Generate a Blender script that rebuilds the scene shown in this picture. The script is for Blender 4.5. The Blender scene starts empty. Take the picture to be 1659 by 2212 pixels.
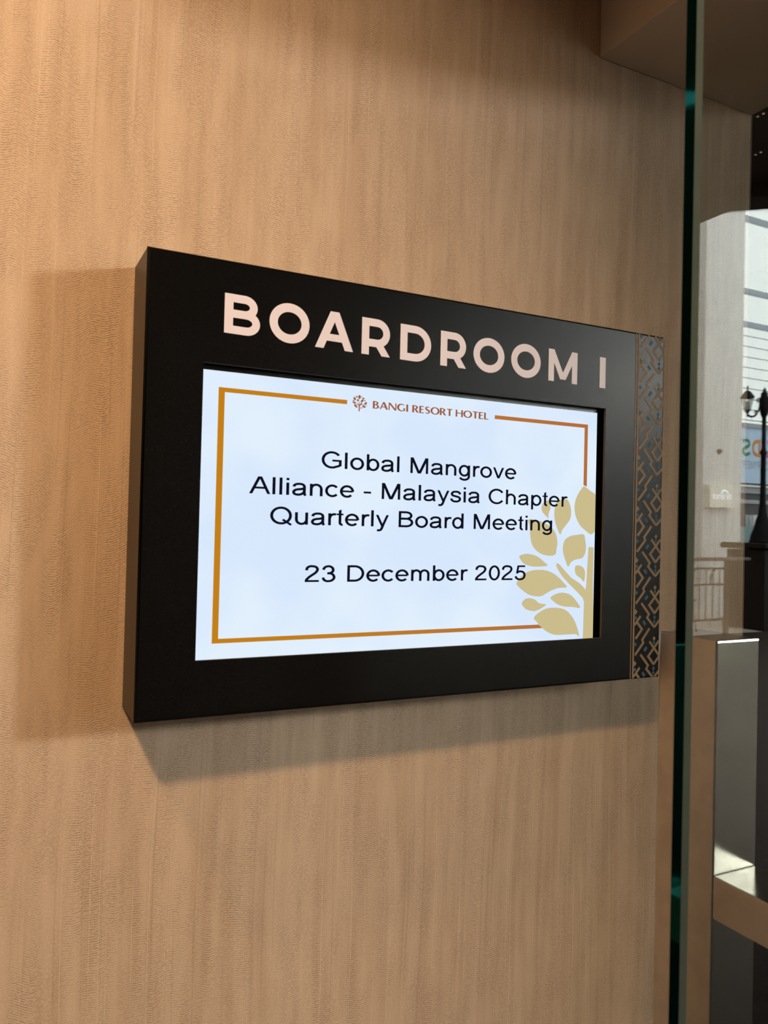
import bpy, bmesh, math, random
from mathutils import Matrix, Vector, geometry
random.seed(4)
SC = bpy.context.scene
COL = SC.collection
PI = math.pi

# ------------------------------------------------------------------ camera
CAM = Vector((-0.11484, -0.74088, 0.17080))
YAW, PITCH, ROLL, FPX = 0.469257, 0.016022, 0.024347, 1697.65
fw = Vector((math.sin(YAW) * math.cos(PITCH), math.cos(YAW) * math.cos(PITCH), math.sin(PITCH)))
ri = Vector((math.cos(YAW), -math.sin(YAW), 0))
up = ri.cross(fw)
r2 = ri * math.cos(ROLL) + up * math.sin(ROLL)
u2 = -ri * math.sin(ROLL) + up * math.cos(ROLL)
cd = bpy.data.cameras.new('camera')
cam = bpy.data.objects.new('camera', cd)
COL.objects.link(cam)
mw = Matrix.Identity(4)
for i in range(3):
    mw[i][0], mw[i][1], mw[i][2], mw[i][3] = r2[i], u2[i], -fw[i], CAM[i]
cam.matrix_world = mw
cd.sensor_fit = 'AUTO'
cd.sensor_width = 36.0
cd.lens = 36.0 * FPX / 2212.0
cd.clip_start, cd.clip_end = 0.02, 200
cd.dof.use_dof = True
cd.dof.focus_distance = 1.15
cd.dof.aperture_fstop = 15.0
SC.camera = cam

# ------------------------------------------------------------------ daylight
world = bpy.data.worlds.new('overcast_sky')
SC.world = world
world.use_nodes = True
bg = world.node_tree.nodes['Background']
bg.inputs['Color'].default_value = (0.94, 0.985, 0.97, 1)
bg.inputs['Strength'].default_value = 9.4


def lamp(name, kind, loc, target, power, color, **kw):
    d = bpy.data.lights.new(name, kind)
    d.energy = power
    d.color = color
    for k, v in kw.items():
        setattr(d, k, v)
    o = bpy.data.objects.new(name, d)
    o.location = loc
    o.rotation_euler = (Vector(target) - Vector(loc)).to_track_quat('-Z', 'Y').to_euler()
    COL.objects.link(o)
    return o


# added area lamp for hall daylight, out of view to the right; no window here
lamp('added_hall_daylight', 'AREA', (8.42, -6.15, 2.25), (0.2, 0, 0.3), 640, (1.0, 0.95, 0.93),
     shape='RECTANGLE', size=0.5, size_y=0.75)
# warm ceiling spotlights of the corridor (both behind the viewer)
lamp('warm_spot', 'SPOT', (-0.66, -1.27, 1.43), (-0.16, 0, 0.16), 125, (1.0, 0.645, 0.36),
     spot_size=math.radians(61), spot_blend=1.0, shadow_soft_size=0.07)
lamp('warm_spot', 'SPOT', (-0.75, -0.42, 1.43), (-0.40, 0, 0.32), 42, (1.0, 0.60, 0.28),
     spot_size=math.radians(75), spot_blend=1.0, shadow_soft_size=0.05)
SC.view_settings.view_transform = 'Standard'
SC.view_settings.look = 'None'
SC.view_settings.gamma = 1.0
SC.view_settings.use_curve_mapping = False
SC.view_settings.exposure = 0.0


# ------------------------------------------------------------------ materials
def mat(name, col, rough=0.5, metal=0.0, spec=0.5, emit=None, estr=1.0):
    m = bpy.data.materials.new(name)
    m.use_nodes = True
    b = m.node_tree.nodes['Principled BSDF']
    b.inputs['Base Color'].default_value = (*col, 1)
    b.inputs['Roughness'].default_value = rough
    b.inputs['Metallic'].default_value = metal
    b.inputs['Specular IOR Level'].default_value = spec
    if emit:
        b.inputs['Emission Color'].default_value = (*emit, 1)
        b.inputs['Emission Strength'].default_value = estr
    return m


class NT:
    def __init__(self, m):
        self.t = m.node_tree
        self.n = m.node_tree.nodes

    def new(self, kind, **kw):
        nd = self.n.new(kind)
        for k, v in kw.items():
            setattr(nd, k, v)
        return nd

    def link(self, a, b):
        self.t.links.new(a, b)

    def math(self, op, a, b=None, clamp=False, c=None):
        nd = self.new('ShaderNodeMath', operation=op, use_clamp=clamp)
        for i, v in enumerate((a, b, c)):
            if v is None:
                continue
            if isinstance(v, (int, float)):
                nd.inputs[i].default_value = v
            else:
                self.link(v, nd.inputs[i])
        return nd.outputs[0]

    def comb(self, x, y, z=0.0):
        nd = self.new('ShaderNodeCombineXYZ')
        for i, v in enumerate((x, y, z)):
            if isinstance(v, (int, float)):
                nd.inputs[i].default_value = v
            else:
                self.link(v, nd.inputs[i])
        return nd.outputs[0]

    def noise(self, vec, scale=1.0, detail=0.0, rough=0.5, dim='3D'):
        nd = self.new('ShaderNodeTexNoise', noise_dimensions=dim)
        nd.inputs['Scale'].default_value = scale
        nd.inputs['Detail'].default_value = detail
        nd.inputs['Roughness'].default_value = rough
        self.link(vec, nd.inputs['Vector'])
        return nd.outputs[0]

    def smooth(self, v, lo, hi, a=0.0, b=1.0):
        nd = self.new('ShaderNodeMapRange', interpolation_type='SMOOTHSTEP')
        self.link(v, nd.inputs[0])
        for i, q in zip((1, 2, 3, 4), (lo, hi, a, b)):
            nd.inputs[i].default_value = q
        return nd.outputs[0]

    def mix(self, f, a, b):
        nd = self.new('ShaderNodeMix', data_type='RGBA')
        if isinstance(f, (int, float)):
            nd.inputs[0].default_value = f
        else:
            self.link(f, nd.inputs[0])
        for i, v in ((6, a), (7, b)):
            if isinstance(v, tuple):
                nd.inputs[i].default_value = (*v, 1)
            else:
                self.link(v, nd.inputs[i])
        return nd.outputs[2]


def wallpaper():
    """Beige vinyl wallcovering: 2 mm ribs that slant by narrow upright columns."""
    m = mat('ribbed_wallpaper', (0.5, 0.37, 0.25), 0.62, spec=0.35)
    N = NT(m)
    b = N.n['Principled BSDF']
    tc = N.new('ShaderNodeTexCoord')
    sp = N.new('ShaderNodeSeparateXYZ')
    N.link(tc.outputs['Object'], sp.inputs[0])
    x, z = sp.outputs[0], sp.outputs[2]
    sway = N.math('MULTIPLY', N.math('SUBTRACT', N.noise(N.comb(N.math('MULTIPLY', x, 6.0), N.math('MULTIPLY', z, 2.6)), 1.0, 1.0), 0.5), 0.016)
    lean = N.math('MULTIPLY', z, -0.012)
    xc = N.math('ADD', N.math('ADD', x, sway), lean)
    # upright columns, each with its own rib slant and offset
    vo = N.new('ShaderNodeTexVoronoi', voronoi_dimensions='1D', feature='F1')
    vo.inputs['Scale'].default_value = 62.0
    vo.inputs['Randomness'].default_value = 1.0
    N.link(xc, vo.inputs['W'])
    rs = N.new('ShaderNodeSeparateColor')
    N.link(vo.outputs['Color'], rs.inputs[0])
    dx = N.math('SUBTRACT', xc, vo.outputs['W'])
    slant = N.math('MULTIPLY', dx, N.math('MULTIPLY', N.math('SUBTRACT', rs.outputs[0], 0.45), 0.75))
    bow = N.math('MULTIPLY', N.math('MULTIPLY', dx, dx), -14.0)
    zig = N.noise(N.comb(N.math('MULTIPLY', xc, 40.0), N.math('MULTIPLY', z, 0.7)), 1.0, 0.0)
    off = N.math('ADD', N.math('MULTIPLY', zig, 0.024), N.math('ADD', N.math('ADD', slant, bow), N.math('MULTIPLY', rs.outputs[1], 0.0011)))
    jit = N.noise(N.comb(N.math('MULTIPLY', x, 420.0), N.math('MULTIPLY', z, 200.0)), 1.0, 2.0)
    ph = N.math('ADD', N.math('ADD', z, off), N.math('MULTIPLY', jit, 0.0019))
    s = N.math('SINE', N.math('MULTIPLY', ph, 2 * PI / 0.00215))
    rib = N.math('POWER', N.math('MULTIPLY_ADD', s, 0.5, c=0.5), 2.2)
    dash = N.smooth(N.noise(N.comb(N.math('MULTIPLY', x, 330.0), N.math('MULTIPLY', z, 520.0), 3.0), 1.0, 1.0), 0.34, 0.56, 0.25, 1.0)
    rib = N.math('MULTIPLY', rib, dash)
    # how strongly the ribs show: tall flame shaped patches
    pv = N.comb(N.math('MULTIPLY', N.math('ADD', xc, N.math('MULTIPLY', z, -0.05)), 34.0), N.math('MULTIPLY', z, 7.0), 2.0)
    patch = N.smooth(N.noise(pv, 1.0, 2.0, 0.6), 0.36, 0.62)
    blob = N.smooth(N.noise(N.comb(N.math('MULTIPLY', xc, 90.0), N.math('MULTIPLY', z, 22.0), 8.0), 1.0, 2.0), 0.34, 0.66)
    patch = N.math('ADD', N.math('ADD', N.math('MULTIPLY', patch, 0.50), N.math('MULTIPLY', blob, 0.36)), 0.16)
    grain = N.noise(N.comb(N.math('MULTIPLY', x, 900.0), N.math('MULTIPLY', z, 700.0), 1.0), 1.0, 2.0, 0.7)
    dark = N.math('MULTIPLY', N.math('MULTIPLY', rib, patch), N.smooth(grain, 0.3, 0.6, 0.35, 1.0))
    # thin upright threads
    th = N.noise(N.comb(N.math('MULTIPLY', xc, 420.0), N.math('MULTIPLY', z, 2.2), 4.0), 1.0, 1.0)
    thl = N.smooth(th, 0.63, 0.76)
    thd = N.smooth(th, 0.38, 0.26)
    band = N.noise(N.comb(N.math('MULTIPLY', xc, 60.0), N.math('MULTIPLY', z, 3.0), 7.0), 1.0, 2.0, 0.6)
    c = N.mix(N.smooth(band, 0.3, 0.7), (0.515, 0.368, 0.248), (0.60, 0.445, 0.312))
    c = N.mix(N.math('MULTIPLY', dark, 0.90), c, (0.17, 0.10, 0.052))
    c = N.mix(N.math('MULTIPLY', thl, 0.30), c, (0.70, 0.55, 0.40))
    c = N.mix(N.math('MULTIPLY', thd, 0.22), c, (0.20, 0.12, 0.065))
    c = N.mix(N.math('MULTIPLY', N.smooth(grain, 0.48, 0.72), 0.30), c, (0.78, 0.62, 0.46))
    c = N.mix(N.math('MULTIPLY', N.smooth(grain, 0.46, 0.28), 0.34), c, (0.27, 0.165, 0.095))
    N.link(c, b.inputs['Base Color'])
    h = N.math('SUBTRACT', N.math('MULTIPLY', thl, 0.5), N.math('MULTIPLY', dark, 1.0))
    h = N.math('ADD', h, N.math('MULTIPLY', grain, 0.35))
    bp = N.new('ShaderNodeBump')
    bp.inputs['Strength'].default_value = 0.45
    bp.inputs['Distance'].default_value = 0.0006
    N.link(h, bp.inputs['Height'])
    N.link(bp.outputs[0], b.inputs['Normal'])
    return m


def mottled(name, c1, c2, scale, rough=0.6, spec=0.4, metal=0.0, bump=0.0):
    m = mat(name, c1, rough, metal, spec)
    N = NT(m)
    b = N.n['Principled BSDF']
    tc = N.new('ShaderNodeTexCoord')
    n = N.noise(tc.outputs['Object'], scale, 4.0, 0.6)
    N.link(N.mix(N.smooth(n, 0.3, 0.7), c1, c2), b.inputs['Base Color'])
    if bump:
        bp = N.new('ShaderNodeBump')
        bp.inputs['Strength'].default_value = bump
        bp.inputs['Distance'].default_value = 0.001
        N.link(n, bp.inputs['Height'])
        N.link(bp.outputs[0], b.inputs['Normal'])
    return m


def pane_glass(name, tint, ior=1.5):
    """Clear sheet: both faces reflect by Fresnel, the rest goes straight through."""
    m = bpy.data.materials.new(name)
    m.use_nodes = True
    N = NT(m)
    out = N.n['Material Output']
    N.n.remove(N.n['Principled BSDF'])
    geo = N.new('ShaderNodeNewGeometry')
    fr = N.new('ShaderNodeFresnel')
    N.link(N.math('MULTIPLY_ADD', geo.outputs['Backfacing'], 1 / ior - ior, c=ior), fr.inputs['IOR'])
    tr = N.new('ShaderNodeBsdfTransparent')
    tr.inputs['Color'].default_value = (*tint, 1)
    gl = N.new('ShaderNodeBsdfGlossy')
    gl.inputs['Roughness'].default_value = 0.0
    mx = N.new('ShaderNodeMixShader')
    N.link(fr.outputs[0], mx.inputs[0])
    N.link(tr.outputs[0], mx.inputs[1])
    N.link(gl.outputs[0], mx.inputs[2])
    N.link(mx.outputs[0], out.inputs['Surface'])
    return m


def edge_glass(name):
    m = bpy.data.materials.new(name)
    m.use_nodes = True
    N = NT(m)
    out = N.n['Material Output']
    N.n.remove(N.n['Principled BSDF'])
    g = N.new('ShaderNodeBsdfGlass')
    g.inputs['Color'].default_value = (0.008, 0.095, 0.088, 1)
    g.inputs['IOR'].default_value = 1.5
    g.inputs['Roughness'].default_value = 0.06
    N.link(g.outputs[0], out.inputs['Surface'])
    return m


def screen_white(name):
    m = bpy.data.materials.new(name)
    m.use_nodes = True
    N = NT(m)
    out = N.n['Material Output']
    N.n.remove(N.n['Principled BSDF'])
    tc = N.new('ShaderNodeTexCoord')
    n = N.noise(tc.outputs['Object'], 9.0, 2.0)
    c = N.mix(N.smooth(n, 0.35, 0.65), (0.68, 0.80, 0.98), (0.76, 0.87, 0.98))
    e = N.new('ShaderNodeEmission')
    N.link(c, e.inputs[0])
    N.link(e.outputs[0], out.inputs['Surface'])
    return m


def flat_emit(name, col, s=1.0):
    m = bpy.data.materials.new(name)
    m.use_nodes = True
    N = NT(m)
    out = N.n['Material Output']
    N.n.remove(N.n['Principled BSDF'])
    e = N.new('ShaderNodeEmission')
    e.inputs[0].default_value = (*col, 1)
    e.inputs[1].default_value = s
    N.link(e.outputs[0], out.inputs['Surface'])
    return m


M_WALL = wallpaper()
M_PLASTER = mottled('painted_soffit', (0.74, 0.62, 0.51), (0.78, 0.66, 0.54), 6.0, 0.7)
M_CEIL = mottled('dark_lobby_ceiling', (0.20, 0.15, 0.11), (0.23, 0.17, 0.125), 3.0, 0.8)
M_HEADER = mottled('dark_brown_header', (0.05, 0.035, 0.026), (0.06, 0.042, 0.03), 5.0, 0.7)
M_SHADE = mottled('unlit_room_darkness', (0.018, 0.014, 0.013), (0.024, 0.019, 0.017), 4.0, 0.8)  # near-black colour stands in for the darkness of the unlit room
M_FLOOR = mottled('dark_carpet', (0.016, 0.011, 0.008), (0.026, 0.018, 0.013), 25.0, 0.9, 0.1)
M_TILE = mottled('pale_atrium_tile', (0.30, 0.27, 0.24), (0.36, 0.33, 0.30), 2.0, 0.5)
M_LOBBY = mottled('lobby_brown_paint', (0.17, 0.11, 0.07), (0.21, 0.14, 0.09), 2.5, 0.7)
M_WHITE = mottled('white_plaster', (0.58, 0.58, 0.565), (0.64, 0.64, 0.62), 3.0, 0.8, bump=0.1)
M_TRIM = mat('lit_corner_strip', (0.20, 0.14, 0.09), 0.6, 0.0)
M_BLACK = mottled('black_powder_coat', (0.0035, 0.0033, 0.0033), (0.0045, 0.0042, 0.0041), 900.0, 0.27, 0.15)
M_HOUSING = mottled('satin_black_sheet', (0.014, 0.011, 0.009), (0.017, 0.013, 0.01), 700.0, 0.42, 0.6)
M_RIM = mat('raw_board_edge', (0.07, 0.045, 0.03), 0.8)
M_LETTER = mat('pinkish_white_vinyl', (0.78, 0.72, 0.80), 0.45, spec=0.3)
M_BEZEL = mat('gloss_black_bezel', (0.002, 0.002, 0.0025), 0.25)
M_SCREEN = screen_white('lit_screen_white')
M_GOLD = flat_emit('screen_gold', (0.54, 0.21, 0.013))
_n = NT(M_GOLD)
_sp = _n.new('ShaderNodeSeparateXYZ')
_n.link(_n.new('ShaderNodeTexCoord').outputs['Object'], _sp.inputs[0])
_n.link(_n.mix(_n.smooth(_sp.outputs[0], 0.05, 0.52), (0.55, 0.215, 0.008), (0.46, 0.155, 0.042)), _n.n['Emission'].inputs[0])
M_COPPER = flat_emit('screen_copper', (0.33, 0.095, 0.026))
M_INK = flat_emit('screen_ink', (0.004, 0.005, 0.012))
M_LEAF = flat_emit('screen_pale_gold', (0.60, 0.505, 0.265))
M_BRONZE = mat('bronze_print', (0.27, 0.185, 0.105), 0.5, 0.0, 0.15)
M_BLUE = mat('slate_blue_print', (0.05, 0.115, 0.165), 0.5, 0.0, 0.15)
M_GLASS = pane_glass('clear_door_glass', (0.93, 0.94, 0.92))
M_WGLASS = pane_glass('window_glass', (0.96, 0.98, 0.97))
M_EDGE = edge_glass('green_glass_edge')
M_ARRIS = mottled('ground_glass_arris', (0.075, 0.125, 0.135), (0.09, 0.145, 0.155), 30.0, 0.55, 0.15)
M_STEEL = mottled('satin_steel', (0.37, 0.355, 0.325), (0.43, 0.415, 0.38), 60.0, 0.17, metal=1.0)
M_IRON = mat('black_cast_iron', (0.003, 0.003, 0.0035), 0.6, spec=0.12)
M_BROWNWOOD = mottled('dark_brown_joinery', (0.012, 0.008, 0.006), (0.016, 0.011, 0.008), 6.0, 0.6, 0.12)
M_RAILWOOD = mottled('varnished_handrail', (0.045, 0.027, 0.018), (0.06, 0.037, 0.025), 12.0, 0.35)
M_RAILIRON = mat('brown_wrought_iron', (0.028, 0.02, 0.016), 0.6, spec=0.2)
M_BOX = mottled('cream_sign_paint', (0.76, 0.72, 0.62), (0.80, 0.76, 0.66), 8.0, 0.6)
M_LIT = flat_emit('backlit_letters', (0.85, 0.93, 1.0), 9.0)
M_BANNER = mat('pale_blue_banner', (0.42, 0.56, 0.72), 0.6)
M_MULL = mat('grey_window_frame', (0.35, 0.40, 0.44), 0.5)
M_LAMPGLASS = pane_glass('lantern_glass', (0.93, 0.95, 0.92))
M_KNOB = mat('brown_fixture', (0.10, 0.06, 0.035), 0.5)
M_TEAL = mat('grey_green_counter', (0.15, 0.24, 0.24), 0.6)
M_GREYSTRIP = mat('grey_fascia', (0.30, 0.32, 0.33), 0.6)
M_DARKGLASS = mat('dark_shopfront', (0.03, 0.025, 0.025), 0.3)
M_LED = flat_emit('small_led', (1.0, 0.82, 0.6), 2.5)


# ------------------------------------------------------------------ object helpers
def link(name, me, parent=None, loc=None):
    o = bpy.data.objects.new(name, me)
    COL.objects.link(o)
    if parent:
        o.parent = parent
    if loc:
        o.location = loc
    return o


def tag(o, label, cat, group=None, kind=None):
    o['label'] = label
    o['category'] = cat
    if group:
        o['group'] = group
    if kind:
        o['kind'] = kind
    return o


def thing(name, label, cat, loc, group=None, kind=None, rz=0.0):
    o = link(name, None, None, loc)
    o.empty_display_size = 0.05
    o.rotation_euler = (0, 0, rz)
    return tag(o, label, cat, group, kind)


def build(name, bm, m, parent=None, loc=None, smooth=False):
    me = bpy.data.meshes.new(name)
    bmesh.ops.recalc_face_normals(bm, faces=bm.faces[:])
    if smooth:
        for f in bm.faces:
            f.smooth = True
    bm.to_mesh(me)
    bm.free()
    for q in (m if isinstance(m, (list, tuple)) else [m]):
        me.materials.append(q)
    return link(name, me, parent, loc)


def add_box(bm, a, b, bev=0.0, seg=2, mi=0):
    r = bmesh.ops.create_cube(bm, size=1.0)
    vs = r['verts']
    for v in vs:
        v.co = Vector([(a[i] + b[i]) / 2 + v.co[i] * (b[i] - a[i]) for i in range(3)])
    fs = {f for v in vs for f in v.link_faces}
    for f in fs:
        f.material_index = mi
    if bev:
        es = list({e for v in vs for e in v.link_edges})
        bmesh.ops.bevel(bm, geom=es, offset=bev, segments=seg, affect='EDGES', profile=0.5)


def box(name, a, b, m, parent=None, bev=0.0, seg=2):
    bm = bmesh.new()
    add_box(bm, a, b, bev, seg)
    return build(name, bm, m, parent)


def add_prism(bm, poly, z0, z1):
    n = len(poly)
    lo = [bm.verts.new((p[0], p[1], z0)) for p in poly]
    hi = [bm.verts.new((p[0], p[1], z1)) for p in poly]
    bm.faces.new(lo)
    bm.faces.new(hi)
    for i in range(n):
        j = (i + 1) % n
        bm.faces.new((lo[i], lo[j], hi[j], hi[i]))


def add_lathe(bm, prof, cx=0, cy=0, n=14):
    """prof: (radius, z) from bottom to top"""
    rings = []
    for r, z in prof:
        if r < 1e-5:
            rings.append([bm.verts.new((cx, cy, z))])
        else:
            rings.append([bm.verts.new((cx + r * math.cos(2 * PI * k / n), cy + r * math.sin(2 * PI * k / n), z)) for k in range(n)])
    for A, B in zip(rings, rings[1:]):
        for k in range(n):
            j = (k + 1) % n
            if len(A) == 1 and len(B) == 1:
                continue
            if len(A) == 1:
                bm.faces.new((A[0], B[j], B[k]))
            elif len(B) == 1:
                bm.faces.new((A[k], A[j], B[0]))
            else:
                bm.faces.new((A[k], A[j], B[j], B[k]))
    if len(rings[0]) > 1:
        bm.faces.new(rings[0])
    if len(rings[-1]) > 1:
        bm.faces.new(rings[-1])


def add_tube(bm, pts, r, n=8):
    pts = [Vector(p) for p in pts]
    rr = r if isinstance(r, (list, tuple)) else [r] * len(pts)
    rings = []
    prev = None
    for i, p in enumerate(pts):
        d = (pts[min(i + 1, len(pts) - 1)] - pts[max(i - 1, 0)]).normalized()
        if prev is None:
            a = d.orthogonal().normalized()
        else:
            a = (prev - d * prev.dot(d)).normalized()
        prev = a
        b = d.cross(a)
        rings.append([bm.verts.new(p + (a * math.cos(2 * PI * k / n) + b * math.sin(2 * PI * k / n)) * rr[i]) for k in range(n)])
    for A, B in zip(rings, rings[1:]):
        for k in range(n):
            j = (k + 1) % n
            bm.faces.new((A[k], A[j], B[j], B[k]))
    bm.faces.new(rings[0])
    bm.faces.new(rings[-1])


def catmull(P, k=8, closed=False):
    n = len(P)
    out = []
    for i in range(n if closed else n - 1):
        if closed:
            p0, p1, p2, p3 = P[(i - 1) % n], P[i], P[(i + 1) % n], P[(i + 2) % n]
        else:
            p0, p1, p2, p3 = P[max(i - 1, 0)], P[i], P[i + 1], P[min(i + 2, n - 1)]
        for s in range(k):
            t = s / k
            out.append(tuple(0.5 * (2 * p1[c] + (p2[c] - p0[c]) * t + (2 * p0[c] - 5 * p1[c] + 4 * p2[c] - p3[c]) * t * t
                                    + (3 * p1[c] - p0[c] - 3 * p2[c] + p3[c]) * t ** 3) for c in range(len(p1))))
    if not closed:
        out.append(tuple(P[-1]))
    return out


# ------------------------------------------------------------------ flat lettering, drawn by pen strokes
def arc(cx, cy, rx, ry, a0, a1, n=20):
    return [(cx + rx * math.cos(math.radians(a0 + (a1 - a0) * i / n)), cy + ry * math.sin(math.radians(a0 + (a1 - a0) * i / n))) for i in range(n + 1)]


def ribbon(P, w, closed=False):
    """quads of a pen stroke of width w (or a list of widths) along P"""
    n = len(P)
    L, R = [], []
    for i in range(n):
        a = P[(i - 1) % n] if (closed or i > 0) else None
        b = P[(i + 1) % n] if (closed or i < n - 1) else None
        p = Vector(P[i])
        hw = (w[i] if isinstance(w, (list, tuple)) else w) / 2
        ds = []
        if a is not None and (p - Vector(a)).length > 1e-9:
            ds.append((p - Vector(a)).normalized())
        if b is not None and (Vector(b) - p).length > 1e-9:
            ds.append((Vector(b) - p).normalized())
        ns = [Vector((-d.y, d.x)) for d in ds]
        if len(ns) == 2:
            m = ns[0] + ns[1]
            m = m.normalized() if m.length > 1e-6 else ns[0]
            m = m / max(0.35, m.dot(ns[0]))
        else:
            m = ns[0]
        L.append(p + m * hw)
        R.append(p - m * hw)
    out = []
    for i in range(n if closed else n - 1):
        j = (i + 1) % n
        out.append([tuple(R[i]), tuple(R[j]), tuple(L[j]), tuple(L[i])])
    return out


def para(x0, y0, x1, y1, w):
    """slanted stroke cut level at both ends; w is its horizontal width"""
    return [[(x0 - w / 2, y0), (x0 + w / 2, y0), (x1 + w / 2, y1), (x1 - w / 2, y1)]]


def clip_poly(poly, x0, x1, z0, z1):
    for ax, lim, sgn in ((0, x0, 1), (0, x1, -1), (1, z0, 1), (1, z1, -1)):
        out = []
        for i in range(len(poly)):
            p, q = poly[i], poly[(i + 1) % len(poly)]
            dp, dq = sgn * (p[ax] - lim), sgn * (q[ax] - lim)
            if dp >= 0:
                out.append(p)
            if (dp >= 0) != (dq >= 0):
                t = dp / (dp - dq)
                out.append((p[0] + (q[0] - p[0]) * t, p[1] + (q[1] - p[1]) * t))
        poly = out
        if len(poly) < 3:
            return []
    return poly


def flat(name, polys, y, m, parent=None, flip=False):
    """flat print in an upright plane at depth y, facing -y (or +y with flip)"""
    vs, fs = [], []
    for P in polys:
        if len(P) < 3:
            continue
        if sum(p[0] * q[1] - q[0] * p[1] for p, q in zip(P, P[1:] + P[:1])) < 0:
            P = P[::-1]
        k = len(vs)
        vs += [Vector((p[0], p[1])) * 100.0 for p in P]
        fs.append(list(range(k, k + len(P))))
    rv, _, rf, _, _, src = geometry.delaunay_2d_cdt(vs, [], fs, 0, 1e-5)
    bm = bmesh.new()
    bv = [bm.verts.new((p.x / 100.0, y, p.y / 100.0)) for p in rv]
    for t, s in zip(rf, src):
        if not s:
            continue
        try:
            f = bm.faces.new([bv[k] for k in t])
        except ValueError:
            continue
        f.normal_update()
        if (f.normal.y > 0) != flip:
            f.normal_flip()
    me = bpy.data.meshes.new(name)
    bm.to_mesh(me)
    bm.free()
    me.materials.append(m)
    return link(name, me, parent)


def E(cx, cy, rx, ry, w, n=36):
    return ribbon(arc(cx, cy, rx, ry, 0, 360 - 360 / n, n - 1), w, True)


W = 97


def rb(P, w=None, closed=False):
    return ribbon(P, w or W, closed)


def ln(x0, y0, x1, y1, w=None):
    return ribbon([(x0, y0), (x1, y1)], w or W)


def shift(polys, dx, sx=1.0):
    return [[(p[0] * sx + dx, p[1]) for p in P] for P in polys]


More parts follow.
